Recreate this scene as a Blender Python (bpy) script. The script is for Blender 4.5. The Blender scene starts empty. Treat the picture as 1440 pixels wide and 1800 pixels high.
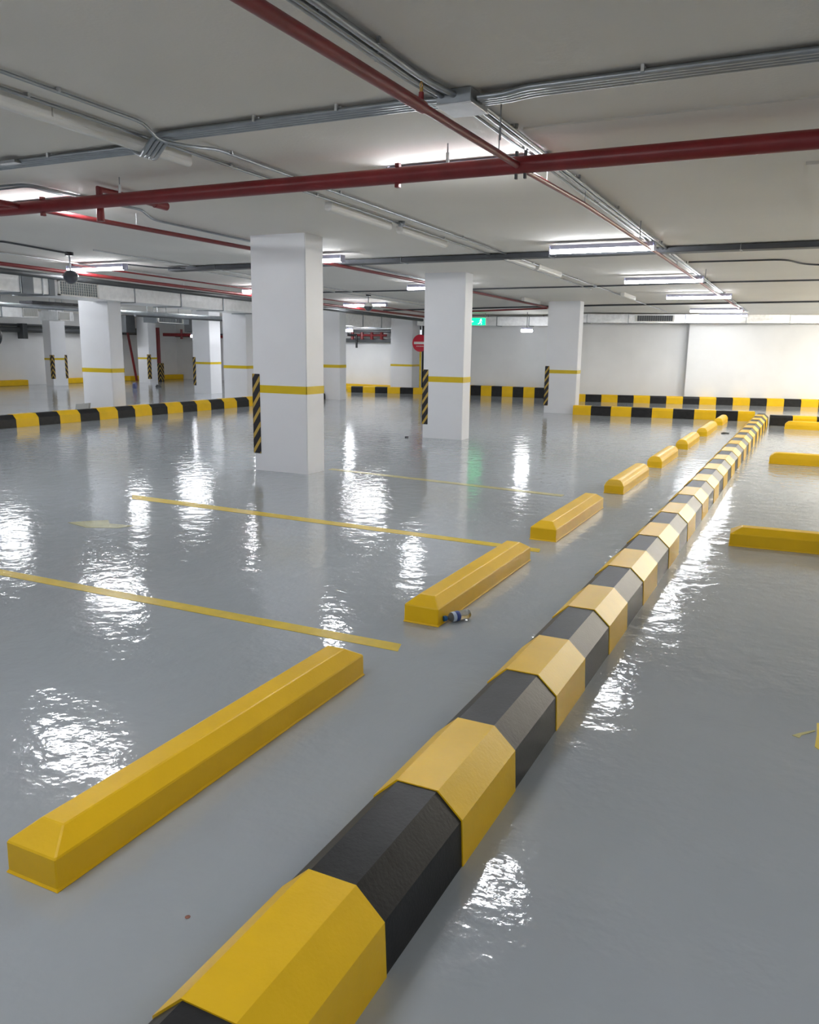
import bpy, bmesh, math, random
from mathutils import Vector, Matrix
random.seed(7)
S = bpy.context.scene
COL = S.collection
PI = math.pi

# ------------------------------------------------------------------ camera
F_PX, YAW, PITCH, ROLL, EYE = 1435.7, .4538, .2001, -.0138, 1.58
cam_d = bpy.data.cameras.new('camera'); cam = bpy.data.objects.new('camera', cam_d); COL.objects.link(cam)
cy, sy, cp, sp = math.cos(YAW), math.sin(YAW), math.cos(PITCH), math.sin(PITCH)
fw = Vector((-sy*cp, cy*cp, -sp)); rt = Vector((cy, sy, 0)); dn = fw.cross(rt)
cr, sr = math.cos(ROLL), math.sin(ROLL)
r2 = cr*rt + sr*dn; d2 = -sr*rt + cr*dn
m = Matrix((r2, -d2, -fw)).transposed().to_4x4(); m.translation = Vector((0, 0, EYE))
cam.matrix_world = m
cam_d.sensor_fit = 'HORIZONTAL'; cam_d.sensor_width = 36; cam_d.lens = F_PX*36/1440
cam_d.clip_start = .05; cam_d.clip_end = 200
S.camera = cam

# ------------------------------------------------------------------ world, light levels, exposure
W = bpy.data.worlds.new('world'); S.world = W; W.use_nodes = True
W.node_tree.nodes['Background'].inputs[0].default_value = (.8, .85, .9, 1)
W.node_tree.nodes['Background'].inputs[1].default_value = .2
LAMP_COOL = 13.0
FILL_WARM = 38.0  # strength of the added warm lamps on the right
S.view_settings.view_transform = 'Standard'; S.view_settings.look = 'None'
S.view_settings.exposure = 2.4; S.view_settings.gamma = 1; S.view_settings.use_curve_mapping = False
S.cycles.use_denoising = True
S.cycles.max_bounces = 10; S.cycles.diffuse_bounces = 6; S.cycles.glossy_bounces = 4
S.cycles.sample_clamp_indirect = 8; S.cycles.caustics_reflective = False; S.cycles.caustics_refractive = False

# ------------------------------------------------------------------ materials
def mat(name, color, rough=.5, metal=0, var=.06, vscale=3, bump=0, bscale=60, coat=0, emit=None, estr=0, spec=.5, trans=0):
    m = bpy.data.materials.new(name); m.use_nodes = True
    nt = m.node_tree; b = nt.nodes['Principled BSDF']
    b.inputs['Roughness'].default_value = rough; b.inputs['Metallic'].default_value = metal
    b.inputs['Coat Weight'].default_value = coat; b.inputs['Specular IOR Level'].default_value = spec
    b.inputs['Transmission Weight'].default_value = trans
    tc = nt.nodes.new('ShaderNodeTexCoord')
    n = nt.nodes.new('ShaderNodeTexNoise'); n.inputs['Scale'].default_value = vscale; n.inputs['Detail'].default_value = 5
    nt.links.new(tc.outputs['Object'], n.inputs['Vector'])
    r = nt.nodes.new('ShaderNodeValToRGB')
    r.color_ramp.elements[0].position = .3; r.color_ramp.elements[1].position = .7
    r.color_ramp.elements[0].color = tuple(c*(1-var) for c in color)+(1,)
    r.color_ramp.elements[1].color = tuple(min(1, c*(1+var)) for c in color)+(1,)
    nt.links.new(n.outputs['Fac'], r.inputs['Fac']); nt.links.new(r.outputs['Color'], b.inputs['Base Color'])
    if bump:
        n2 = nt.nodes.new('ShaderNodeTexNoise'); n2.inputs['Scale'].default_value = bscale; n2.inputs['Detail'].default_value = 4
        nt.links.new(tc.outputs['Object'], n2.inputs['Vector'])
        bp = nt.nodes.new('ShaderNodeBump'); bp.inputs['Strength'].default_value = 1; bp.inputs['Distance'].default_value = bump
        nt.links.new(n2.outputs['Fac'], bp.inputs['Height']); nt.links.new(bp.outputs['Normal'], b.inputs['Normal'])
    if emit:
        b.inputs['Emission Color'].default_value = tuple(emit)+(1,); b.inputs['Emission Strength'].default_value = estr
    return m

M = {}
M['wall'] = mat('wall_paint', (.80, .80, .80), .6, var=.03, vscale=1.5, bump=.0006, bscale=40)
M['ceil'] = mat('ceiling_paint', (.78, .75, .70), .85, var=.03, vscale=.8, bump=.001, bscale=50)
M['column'] = mat('column_paint', (.80, .805, .83), .38, var=.02, vscale=2, bump=.0005, bscale=60)
M['yellow'] = mat('yellow_gloss_paint', (.82, .50, .006), .38, var=.05, vscale=5, bump=.0006, bscale=70, spec=.35)
M['yline'] = mat('yellow_line_paint', (.66, .47, .01), .3, var=.12, vscale=9)
M['faded'] = mat('faded_yellow_line_paint', (.50, .46, .22), .2, var=.15, vscale=6)
M['faintmark'] = mat('faint_yellow_overspray', (.44, .43, .24), .2, var=.15, vscale=9)
M['black'] = mat('black_gloss_paint', (.014, .014, .015), .42, var=.3, vscale=12, bump=.0006, bscale=80, spec=.28)
M['band'] = mat('yellow_band_paint', (.70, .50, .02), .25, var=.04)
M['red'] = mat('red_pipe_paint', (.20, .015, .018), .36, var=.15, vscale=6)
M['foil'] = mat('duct_foil', (.95, .95, .95), .34, .08, var=.10, vscale=9)
M['galv'] = mat('galvanised_steel', (.62, .63, .64), .34, .9, var=.12, vscale=10)
M['conduit'] = mat('galvanised_conduit', (.33, .355, .38), .36, .8, var=.1, vscale=10)
M['tray'] = mat('dark_cable_tray_paint', (.07, .075, .085), .5, .3, var=.15)
M['steel'] = mat('steel_rod', (.30, .31, .32), .4, .9, var=.1)
M['whitebox'] = mat('white_enamel', (.72, .71, .68), .4, var=.02)
M['lampbody'] = mat('lamp_housing_grey', (.42, .42, .55), .4, var=.02)
M['cool'] = mat('lamp_diffuser_cool', (.9, .9, .9), .4, emit=(.93, .96, 1.0), estr=LAMP_COOL)
M['warm'] = mat('fill_lamp_warm', (.9, .9, .9), .4, emit=(1.0, .93, .80), estr=FILL_WARM)
M['grille'] = mat('grille_grey', (.25, .27, .29), .5, var=.1)
M['darkgrille'] = mat('grille_dark', (.07, .075, .08), .6)
M['blackplastic'] = mat('black_plastic', (.015, .015, .018), .25, var=.1)
M['domeglass'] = mat('smoked_dome', (.05, .055, .07), .08, coat=1)
M['darkpipe'] = mat('dark_grey_pipe', (.06, .065, .07), .5, var=.15)
M['brass'] = mat('brass', (.55, .36, .12), .3, 1)
M['signred'] = mat('sign_red', (.62, .012, .04), .35)
M['signwhite'] = mat('sign_white', (.85, .83, .80), .4)
M['green'] = mat('exit_sign_green', (.0, .3, .13), .4, emit=(.0, .55, .14), estr=.8)
M['greenw'] = mat('exit_sign_white', (.6, .9, .7), .4, emit=(.5, 1, .7), estr=1.5)
M['dirt'] = mat('dark_debris', (.05, .05, .05), .8, var=.4, vscale=40)
M['bluetrash'] = mat('blue_grey_litter', (.10, .11, .22), .5)
M['rust'] = mat('rust_stain', (.22, .09, .06), .5, var=.3, vscale=60)
M['cardboard'] = mat('grey_board', (.38, .38, .36), .8)
M['cap'] = mat('blue_cap', (.01, .10, .28), .35)
M['label'] = mat('bottle_label_blue', (.04, .07, .26), .4)
M['labelw'] = mat('bottle_label_pale', (.45, .55, .70), .4)
M['water'] = mat('clear_plastic', (.85, .9, .92), .08, trans=.9, spec=.6)
M['recess_shade'] = mat('painted_recess_shade', (.16, .165, .165), .7)  # dark tone painted in for the shade of the deeper far opening

# glossy self-levelling epoxy floor with shallow ripples
def floor_mat():
    m = bpy.data.materials.new('epoxy_floor'); m.use_nodes = True; nt = m.node_tree; b = nt.nodes['Principled BSDF']
    L = nt.links.new; N = nt.nodes.new
    tc = N('ShaderNodeTexCoord')
    n = N('ShaderNodeTexNoise'); n.inputs['Scale'].default_value = .45; n.inputs['Detail'].default_value = 6; n.inputs['Roughness'].default_value = .6
    L(tc.outputs['Object'], n.inputs['Vector'])
    r = N('ShaderNodeValToRGB'); e = r.color_ramp.elements
    e[0].position = .32; e[0].color = (.335, .368, .398, 1); e[1].position = .68; e[1].color = (.375, .402, .428, 1)
    L(n.outputs['Fac'], r.inputs['Fac']); L(r.outputs['Color'], b.inputs['Base Color'])
    b.inputs['Roughness'].default_value = .13; b.inputs['IOR'].default_value = 1.62
    n3 = N('ShaderNodeTexNoise'); n3.inputs['Scale'].default_value = 1.1; n3.inputs['Detail'].default_value = 3
    L(tc.outputs['Object'], n3.inputs['Vector'])
    mr = N('ShaderNodeMapRange'); mr.inputs['From Min'].default_value = .3; mr.inputs['From Max'].default_value = .7
    mr.inputs['To Min'].default_value = .03; mr.inputs['To Max'].default_value = .10
    L(n3.outputs['Fac'], mr.inputs['Value']); L(mr.outputs['Result'], b.inputs['Roughness'])
    a = N('ShaderNodeTexNoise'); a.inputs['Scale'].default_value = 7; a.inputs['Detail'].default_value = 3; a.inputs['Roughness'].default_value = .5
    c = N('ShaderNodeTexNoise'); c.inputs['Scale'].default_value = 26; c.inputs['Detail'].default_value = 3; c.inputs['Roughness'].default_value = .6
    for q in (a, c): L(tc.outputs['Object'], q.inputs['Vector'])
    b1 = N('ShaderNodeBump'); b1.inputs['Strength'].default_value = 1; b1.inputs['Distance'].default_value = .0052
    b2 = N('ShaderNodeBump'); b2.inputs['Strength'].default_value = 1; b2.inputs['Distance'].default_value = .0007
    L(a.outputs['Fac'], b1.inputs['Height']); L(c.outputs['Fac'], b2.inputs['Height'])
    L(b1.outputs['Normal'], b2.inputs['Normal']); L(b2.outputs['Normal'], b.inputs['Normal'])
    return m
M['floor'] = floor_mat()

def stripe_mat():                       # black and yellow diagonal stripes of the rubber corner guards
    m = bpy.data.materials.new('hazard_stripes'); m.use_nodes = True; nt = m.node_tree; b = nt.nodes['Principled BSDF']
    L = nt.links.new; N = nt.nodes.new
    tc = N('ShaderNodeTexCoord'); s = N('ShaderNodeSeparateXYZ'); L(tc.outputs['Object'], s.inputs[0])
    a = N('ShaderNodeMath'); a.operation = 'SUBTRACT'; L(s.outputs['X'], a.inputs[0]); L(s.outputs['Y'], a.inputs[1])
    k = N('ShaderNodeMath'); k.operation = 'MULTIPLY'; k.inputs[1].default_value = -1.5; L(a.outputs[0], k.inputs[0])
    z = N('ShaderNodeMath'); z.operation = 'ADD'; L(s.outputs['Z'], z.inputs[0]); L(k.outputs[0], z.inputs[1])
    f = N('ShaderNodeMath'); f.operation = 'MULTIPLY'; f.inputs[1].default_value = 1/.19; L(z.outputs[0], f.inputs[0])
    w = N('ShaderNodeMath'); w.operation = 'FRACT'; L(f.outputs[0], w.inputs[0])
    g = N('ShaderNodeMath'); g.operation = 'GREATER_THAN'; g.inputs[1].default_value = .64; L(w.outputs[0], g.inputs[0])
    mx = N('ShaderNodeMix'); mx.data_type = 'RGBA'; mx.inputs['A'].default_value = (.016, .014, .018, 1); mx.inputs['B'].default_value = (.50, .33, .06, 1)
    L(g.outputs[0], mx.inputs['Factor']); L(mx.outputs['Result'], b.inputs['Base Color']); b.inputs['Roughness'].default_value = .6
    return m
M['hazard'] = stripe_mat()

# ------------------------------------------------------------------ helpers
def cz(y): return 3.0-.0151*y           # underside of the gently falling slab

def link(name, bm, mats, parent=None, smooth=False):
    me = bpy.data.meshes.new(name); bmesh.ops.recalc_face_normals(bm, faces=bm.faces); bm.to_mesh(me); bm.free()
    for k in (mats if isinstance(mats, (list, tuple)) else [mats]): me.materials.append(M[k])
    if smooth:
        for p in me.polygons: p.use_smooth = True
        try: me.set_sharp_from_angle(angle=math.radians(40))
        except Exception: pass
    o = bpy.data.objects.new(name, me); COL.objects.link(o)
    if parent: o.parent = parent
    return o
def tag(o, label, cat, group=None, kind=None):
    o['label'] = label; o['category'] = cat
    if group: o['group'] = group
    if kind: o['kind'] = kind
    return o
def struct(name, bm, mats):
    o = link(name, bm, mats); o['kind'] = 'structure'; return o
def thing(name, label, cat, loc=(0, 0, 0), rz=0, group=None):
    o = bpy.data.objects.new(name, None); COL.objects.link(o); o.empty_display_size = .1
    o.location = loc; o.rotation_euler = (0, 0, rz)
    return tag(o, label, cat, group)
def copy_tree(o, parent=None):
    c = o.copy(); COL.objects.link(c); c.parent = parent
    for ch in list(o.children): copy_tree(ch, c)
    return c
def box(bm, x0, x1, y0, y1, z0, z1, bevel=0, mi=0):
    vs = [bm.verts.new(p) for p in ((x0,y0,z0),(x1,y0,z0),(x1,y1,z0),(x0,y1,z0),(x0,y0,z1),(x1,y0,z1),(x1,y1,z1),(x0,y1,z1))]
    fs = [bm.faces.new([vs[i] for i in q]) for q in ((3,2,1,0),(4,5,6,7),(0,1,5,4),(1,2,6,5),(2,3,7,6),(3,0,4,7))]
    for f in fs: f.material_index = mi
    if bevel:
        es = {e for f in fs for e in f.edges}
        bmesh.ops.bevel(bm, geom=list(es), offset=bevel, segments=2, affect='EDGES', profile=.5)
    return fs
def hexa(bm, a, b, mi=0):                # eight corners: quad a (4 pts) joined to quad b (4 pts)
    va = [bm.verts.new(p) for p in a]; vb = [bm.verts.new(p) for p in b]
    fs = [bm.faces.new(va[::-1]), bm.faces.new(vb)]
    for i in range(4): fs.append(bm.faces.new([va[i], va[(i+1) % 4], vb[(i+1) % 4], vb[i]]))
    for f in fs: f.material_index = mi
def tube(bm, pts, r, n=12, fillet=0, caps=True, mi=0):
    pts = [Vector(p) for p in pts]
    if fillet and len(pts) > 2:
        out = [pts[0]]
        for i in range(1, len(pts)-1):
            a, b, c = pts[i-1], pts[i], pts[i+1]
            da, dc = (a-b), (c-b); f = min(fillet, da.length*.45, dc.length*.45)
            p, q = b+da.normalized()*f, b+dc.normalized()*f
            for k in range(6):
                t = k/5; out.append((1-t)**2*p+2*t*(1-t)*b+t*t*q)
        out.append(pts[-1]); pts = out
    rings = []; up = None
    for i, p in enumerate(pts):
        if i == 0: d = pts[1]-p
        elif i == len(pts)-1: d = p-pts[-2]
        else: d = (pts[i+1]-p).normalized()+(p-pts[i-1]).normalized()
        d.normalize()
        if up is None: up = Vector((0, 0, 1)) if abs(d.z) < .9 else Vector((1, 0, 0))
        s = d.cross(up).normalized(); up = s.cross(d).normalized()
        rr = r[i] if isinstance(r, (list, tuple)) else r
        rings.append([bm.verts.new(p+rr*(math.cos(2*PI*k/n)*s+math.sin(2*PI*k/n)*up)) for k in range(n)])
    for a, b in zip(rings, rings[1:]):
        for k in range(n):
            f = bm.faces.new([a[k], a[(k+1) % n], b[(k+1) % n], b[k]]); f.material_index = mi
    if caps:
        f = bm.faces.new(rings[0][::-1]); f.material_index = mi; f = bm.faces.new(rings[-1]); f.material_index = mi
def ring(bm, c, axis, r0, r1, w, n=20, mi=0):      # a short collar round an axis
    c = Vector(c); a = Vector(axis).normalized()
    tube(bm, [c-a*w/2, c-a*w/2, c+a*w/2, c+a*w/2], [r0, r1, r1, r0], n, mi=mi)
def nb(): return bmesh.new()

# ------------------------------------------------------------------ the setting
b = nb(); box(b, -27, 10, -7, 34, -.3, 0); struct('floor', b, 'floor')
b = nb()
hexa(b, [(-27,-7,cz(-7)), (10,-7,cz(-7)), (10,-7,3.5), (-27,-7,3.5)], [(-27,34,cz(34)), (10,34,cz(34)), (10,34,3.5), (-27,34,3.5)])
struct('ceiling', b, 'ceil')
# shallow drops in the slab on the right
b = nb(); hexa(b, [(-1.78,5.19,cz(5.19)-.011), (9.9,5.19,cz(5.19)-.011), (9.9,5.19,cz(5.19)+.02), (-1.78,5.19,cz(5.19)+.02)],
               [(-1.78,6.72,cz(6.72)-.006), (9.9,6.72,cz(6.72)-.006), (9.9,6.72,cz(6.72)+.02), (-1.78,6.72,cz(6.72)+.02)])
struct('trim_1', b, 'ceil')
b = nb(); hexa(b, [(-.21,6.74,cz(6.74)-.025), (9.9,6.74,cz(6.74)-.025), (9.9,6.74,cz(6.74)+.02), (-.21,6.74,cz(6.74)+.02)],
               [(-.21,9.4,cz(9.4)-.025), (9.9,9.4,cz(9.4)-.025), (9.9,9.4,cz(9.4)+.02), (-.21,9.4,cz(9.4)+.02)])
struct('trim_2', b, 'ceil')
def wall(name, x0, y0, x1, y1, t, m='wall', z1=3.3):
    d = Vector((x1-x0, y1-y0, 0)).normalized(); nrm = Vector((-d.y, d.x, 0))*t
    b = nb()
    P = [Vector((x0,y0,-.05)), Vector((x1,y1,-.05)), Vector((x1,y1,-.05))+nrm, Vector((x0,y0,-.05))+nrm]
    hexa(b, P, [p+Vector((0,0,z1)) for p in P]); return struct(name, b, m)
wall('wall_left', -26.1, -7, -26.1, 30.5, .4)
wall('wall_near', 9.9, -6.5, -26.5, -6.5, .4)
wall('wall_right', 9.5, 31, 9.5, -6.9, .4)
wall('wall_far_left', -26.4, 29.2, -17.0, 29.2, .3)
wall('wall_far_return', -17.0, 29.5, -17.0, 26.6, .3)
wall('wall_far_middle', -17.3, 26.6, -12.85, 26.6, .3)
wall('wall_far_recess', -14, 29.6, -10.6, 29.6, .3, 'recess_shade')
wall('wall_far_grey', -11.0, 26.05, -7.2, 26.05, .3)
wall('wall_far_jog', -7.25, 26.3, -6.9, 25.1, .25)
# the bright far wall runs slightly askew: recessed part, then a projecting part
sk = (26.72-24.78)/(.14+6.36)
def by(x, off=0): return 24.78+(x+6.36)*sk+off
wall('wall_far_right', -7.3, by(-7.3, .62), -3.2, by(-3.2, .62), .3)
b = nb()
P = [(-3.50,by(-3.50,.33),0), (9.6,by(9.6,.33),0), (9.6,by(9.6,1),0), (-3.50,by(-3.50,1),0)]
hexa(b, P, [(p[0],p[1],3.3) for p in P]); struct('wall_far_projection', b, 'wall')

# ------------------------------------------------------------------ kerbs
PROF = [(-.175,0), (-.175,.157), (-.092,.235), (.052,.235), (.135,.157), (.142,0)]
def kerb(name, label, p0, p1, bounds, first, cat='kerb', prof=PROF, group=None, seam=.004):
    """striped kerb from p0 to p1; bounds = distances where the colour changes; first = 0 yellow, 1 black"""
    p0, p1 = Vector(p0+(0,)), Vector(p1+(0,)); d = (p1-p0); Lg = d.length; d.normalize(); s = Vector((d.y, -d.x, 0))
    bm = nb(); bs = [0]+[q for q in bounds if 0 < q < Lg]+[Lg]; c = first
    for a, e in zip(bs, bs[1:]):
        ins = seam if c else 0           # the black bands are a coat thinner
        pr = [((u-ins if u > 0 else u+ins), v-(ins if v > 0 else 0)) for u, v in prof]
        A = [bm.verts.new(p0+d*a+s*u+Vector((0,0,v))) for u, v in pr]; B = [bm.verts.new(p0+d*e+s*u+Vector((0,0,v))) for u, v in pr]
        fs = [bm.faces.new(A[::-1]), bm.faces.new(B)]
        for i in range(len(pr)): j = (i+1) % len(pr); fs.append(bm.faces.new([A[i], A[j], B[j], B[i]]))
        for f in fs: f.material_index = c
        c = 1-c
    o = link(name, bm, ['yellow', 'black'])
    return tag(o, label, cat, group)
# main kerb: boundaries read from the picture
bd = [.64, 1.12, 1.607, 2.115, 2.614, 3.145, 3.618, 4.13, 4.585, 5.079, 5.578, 6.075]
while bd[-1] < 19.0: bd.append(bd[-1]+.49)
Y0 = -1.0
kerb('striped_kerb', 'long black and yellow kerb running down the middle from the foreground to the far kerbs', (-.972, Y0), (-.972, 19.75), [q-Y0 for q in bd], 0)
# kerbs of the far cross aisle
BOXP = [(-.15,0), (-.15,.17), (-.11,.22), (.11,.22), (.15,.17), (.15,0)]
def seq(n, step, start=0): return [start+step*i for i in range(n)]
kerb('striped_kerb', 'striped kerb across the far aisle, nearer of two, ending at the third white column', (-5.25, 19.88), (-1.17, 20.43), seq(12, .475, .43), 0, prof=BOXP)
kerb('striped_kerb', 'striped kerb end right of the long kerb, behind the farthest right wheel stop', (-.80, 19.58), (6.0, 20.4), seq(16, .47, .44), 1, prof=BOXP)
kerb('striped_kerb', 'striped kerb at the foot of the bright far wall', (-6.55, by(-6.55,.15)), (6.0, by(6.0,.15)), seq(30, .475, .31), 0, prof=BOXP)
kerb('striped_kerb', 'tall striped kerb in front of the shaded grey wall', (-11.0, 25.88), (-7.75, 25.83), seq(12, .372, .30), 1, prof=[(-.15,0), (-.15,.31), (-.14,.33), (.14,.33), (.15,.31), (.15,0)])
kerb('striped_kerb', 'striped kerb under the no-entry sign', (-14.45, 24.70), (-11.6, 25.35), [.13, .55, .98, 1.42, 1.86, 2.32], 0, prof=[(-.15,0), (-.15,.19), (-.13,.21), (.13,.21), (.15,.19), (.15,0)])
kerb('striped_kerb', 'striped kerb along the left side passing in front of the white columns', (-13.47, 7.0), (-13.17, 20.9), [q-7.0 for q in seq(30, .49, 7.02)], 0)
# low yellow kerbs of the left bays
for lab, (x0, x1, y0, y1) in (
    ('plain yellow kerb at the foot of the left wall, leftmost stretch', (-26.05,-25.7,16.5,20.9)),
    ('plain yellow kerb on the left wall between the two leftmost columns', (-26.05,-25.7,22.3,25.0)),
    ('plain yellow kerb on the left wall beside the thin red riser', (-26.05,-25.7,25.9,27.0)),
    ('plain yellow kerb on the left wall behind the red fire riser, farthest stretch', (-26.05,-25.7,27.3,29.15)),
    ('plain yellow kerb under the far wall behind the striped kerb', (-16.9,-13.6,26.2,26.55))):
    b = nb(); box(b, x0, x1, y0, y1, 0, .2, .02); tag(link('yellow_kerb', b, 'yellow'), lab, 'kerb')
b = nb(); box(b, -14.42, -13.72, 19.3, 19.6, 0, .26, .02); box(b, -13.72, -13.62, 19.3, 19.6, 0, .26, 0, 1)
tag(link('yellow_kerb', b, ['yellow', 'black']), 'short yellow kerb block with black end between two left columns', 'kerb')

# ------------------------------------------------------------------ wheel stops
def wheel_stop(label, x0, x1, y0, y1, along='y', group=None, rz=0, flat=1, round_=0):
    """hipped concrete stop: straight sides, sloping shoulders on all four edges"""
    cx, cyy = (x0+x1)/2, (y0+y1)/2; hx, hy = (x1-x0)/2, (y1-y0)/2
    b = nb(); sh, top = .105, .155
    iw, il = .058, .085
    ix, iy = (iw, il) if along == 'y' else (il, iw)
    lv = [(hx+.008, hy+.008, 0), (hx+.001, hy+.001, .006), (hx, hy, sh), (hx-ix, hy-iy, top)]
    if round_: lv = [(hx+.006, hy+.006, 0), (hx, hy, .01), (hx, hy, .085), (hx-ix*.3, hy-iy*.15, .122), (hx-ix*.75, hy-iy*.3, .15), (hx-ix*1.3, hy-iy*.4, .158)]
    R = [[b.verts.new(p) for p in ((-a,-c,z),(a,-c,z),(a,c,z),(-a,c,z))] for a, c, z in lv]
    for A, B in zip(R, R[1:]):
        for i in range(4): b.faces.new([A[i], A[(i+1) % 4], B[(i+1) % 4], B[i]])
    b.faces.new(R[0][::-1]); b.faces.new(R[-1])
    es = [e for e in b.edges if e.calc_length() > .02]
    bmesh.ops.bevel(b, geom=es, offset=.004, segments=1, affect='EDGES')
    o = link('wheel_stop', b, 'yellow'); o.location = (cx, cyy, 0); o.rotation_euler = (0, 0, rz)
    return tag(o, label, 'wheel stop', group)
G1 = 'yellow wheel stops in a row left of the long kerb'
wheel_stop('yellow wheel stop nearest the camera at lower left', -2.048, -1.841, 1.459, 3.285, group=G1)
wheel_stop('yellow wheel stop with a small water bottle lying against it', -2.022, -1.806, 4.095, 5.80, group=G1)
wheel_stop('third yellow wheel stop of the left row, just past the second floor line', -2.025, -1.802, 6.475, 8.17, group=G1)
wheel_stop('round-topped yellow wheel stop, fourth of the left row', -2.0, -1.785, 9.06, 10.62, group=G1, round_=1)
wheel_stop('round-topped yellow wheel stop, fifth of the left row', -1.95, -1.755, 11.4, 12.88, group=G1, round_=1)
wheel_stop('round-topped yellow wheel stop, sixth of the left row', -1.93, -1.74, 13.8, 15.3, group=G1, round_=1)
wheel_stop('round-topped yellow wheel stop, seventh of the left row', -1.90, -1.71, 16.15, 17.9, group=G1, round_=1)
wheel_stop('farthest round-topped yellow wheel stop of the left row, in front of the striped kerb', -1.87, -1.69, 18.75, 19.9, group=G1, round_=1)
G2 = 'yellow wheel stops set crosswise at the right edge'
wheel_stop('yellow wheel stop at the right edge, nearest of the three set crosswise', -.51, 1.32, 7.12, 7.33, 'x', G2, .06)
wheel_stop('yellow wheel stop at the right edge, middle of the three set crosswise', -.48, 1.35, 12.76, 12.97, 'x', G2, .04, round_=1)
wheel_stop('yellow wheel stop at the right edge, farthest of the three, before the striped kerb', -.475, 1.35, 18.78, 18.99, 'x', G2, .03, round_=1)

# ------------------------------------------------------------------ floor lines and marks
def floorpoly(name, label, pts, m, cat='floor line', h=.0015):
    b = nb(); A = [b.verts.new((x, y, .0004)) for x, y in pts]; f = b.faces.new(A)
    r = bmesh.ops.extrude_face_region(b, geom=[f]); 
    for v in r['geom']:
        if isinstance(v, bmesh.types.BMVert): v.co.z += h
    return tag(link(name, b, m), label, cat)
floorpoly('parking_line', 'yellow floor line nearest the camera, ending by the nearest wheel stop', [(-12,3.60), (-4.9,3.63), (-1.835,3.645), (-1.866,3.748), (-5.02,3.728), (-12,3.70)], 'yline')
floorpoly('parking_line', 'thinner yellow floor line reaching past the second wheel stop', [(-6.20,6.18), (-1.82,6.075), (-1.845,6.185), (-6.36,6.345)], 'yline')
floorpoly('parking_line', 'faded yellow floor line starting at the foot of the nearest column', [(-5.55,8.95), (-2.35,8.58), (-2.35,8.70), (-5.55,9.07)], 'faded')
floorpoly('floor_marking', 'worn yellow stencilled mark cut off by the right edge of the floor', [(.155,3.745), (.30,3.80), (.36,3.50), (.20,3.43), (.148,3.50), (.155,3.62)], 'yline', 'floor marking')
floorpoly('floor_marking', 'small pointed yellow paint mark beside the stencilled mark at right', [(.062,3.568), (.085,3.60), (.148,3.668), (.150,3.655), (.098,3.588), (.090,3.555)], 'faded', 'floor marking')
floorpoly('floor_marking', 'faint yellow smudge on the floor between the two yellow lines', [(-5.85,5.05), (-5.55,4.98), (-5.3,5.1), (-5.25,5.24), (-5.5,5.2), (-5.62,5.3), (-5.75,5.18)], 'faintmark', 'floor marking')
b = nb(); bmesh.ops.create_circle(b, cap_ends=True, segments=11, radius=.008); bmesh.ops.translate(b, verts=b.verts, vec=(-1.432, 1.55, .001))
tag(link('rust_spot', b, 'rust'), 'tiny reddish spot on the floor between the nearest stop and the long kerb', 'stain')
def blob(name, label, loc, r, m, cat='litter', sq=(1, 1, .4), seed=1):
    b = nb(); bmesh.ops.create_icosphere(b, subdivisions=2, radius=r); rd = random.Random(seed)
    for v in b.verts:
        k = 1+rd.uniform(-.3, .3); v.co = Vector((v.co.x*sq[0]*k, v.co.y*sq[1]*k, max(v.co.z*sq[2]*k, -r*sq[2]*.5)+r*sq[2]*.5))
    o = link(name, b, m); o.location = loc; return tag(o, label, cat)
blob('debris', 'dark scrap on the floor between the first and second columns', (-6.381,12.927,0), .035, 'dirt', seed=2)
blob('debris', 'dark scrap on the floor between the wheel stops and the long kerb, far end', (-1.467,16.983,0), .05, 'dirt', sq=(1.4,1,.3), seed=3)
blob('litter', 'small bluish litter on the left bay floor, nearer the left wall riser', (-21.37,21.714,0), .09, 'bluetrash', sq=(.8,.8,1.6), seed=4)
blob('litter', 'small dark litter on the left bay floor, right of the bluish piece', (-21.3,22.8,0), .09, 'dirt', sq=(1.2,.8,.7), seed=5)
b = nb(); hexa(b, [(-14.55,12.95,0), (-14.15,12.95,0), (-14.1,12.96,.28), (-14.5,12.96,.24)], [(-14.55,13.0,0), (-14.15,13.0,0), (-14.1,13.01,.28), (-14.5,13.01,.24)])
tag(link('grey_board', b, 'cardboard'), 'small grey board leaning at the foot of the left column behind the kerb', 'board')

# ------------------------------------------------------------------ bottle
t = thing('water_bottle', 'small clear water bottle with blue cap lying beside the second wheel stop', 'bottle', (-1.757, 4.235, .031), 0)
t.rotation_euler = (0, 0, 1.05)
def lathe(prof, m, name, parent, n=20):
    b = nb(); R = [[b.verts.new((x, r*math.cos(2*PI*k/n), r*math.sin(2*PI*k/n))) for k in range(n)] for x, r in prof]
    for A, B in zip(R, R[1:]):
        for k in range(n): b.faces.new([A[k], A[(k+1) % n], B[(k+1) % n], B[k]])
    b.faces.new(R[0][::-1]); b.faces.new(R[-1]); return link(name, b, m, parent, True)
lathe([(-.065,.011), (-.05,.012), (-.035,.024), (-.022,.029), (.0,.030), (.022,.0285), (.045,.030), (.06,.028), (.075,.030), (.09,.029), (.1,.024), (.098,.012)], 'water', 'bottle_body', t)
lathe([(-.086,.0145), (-.085,.0165), (-.068,.0165), (-.066,.0145)], 'cap', 'bottle_cap', t)
lathe([(-.028,.0275), (-.024,.0300), (-.010,.0306), (-.006,.0300)], 'labelw', 'bottle_label', t)
lathe([(-.006,.0306), (-.004,.0312), (.020,.0312), (.022,.0300)], 'label', 'bottle_label', t)

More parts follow.
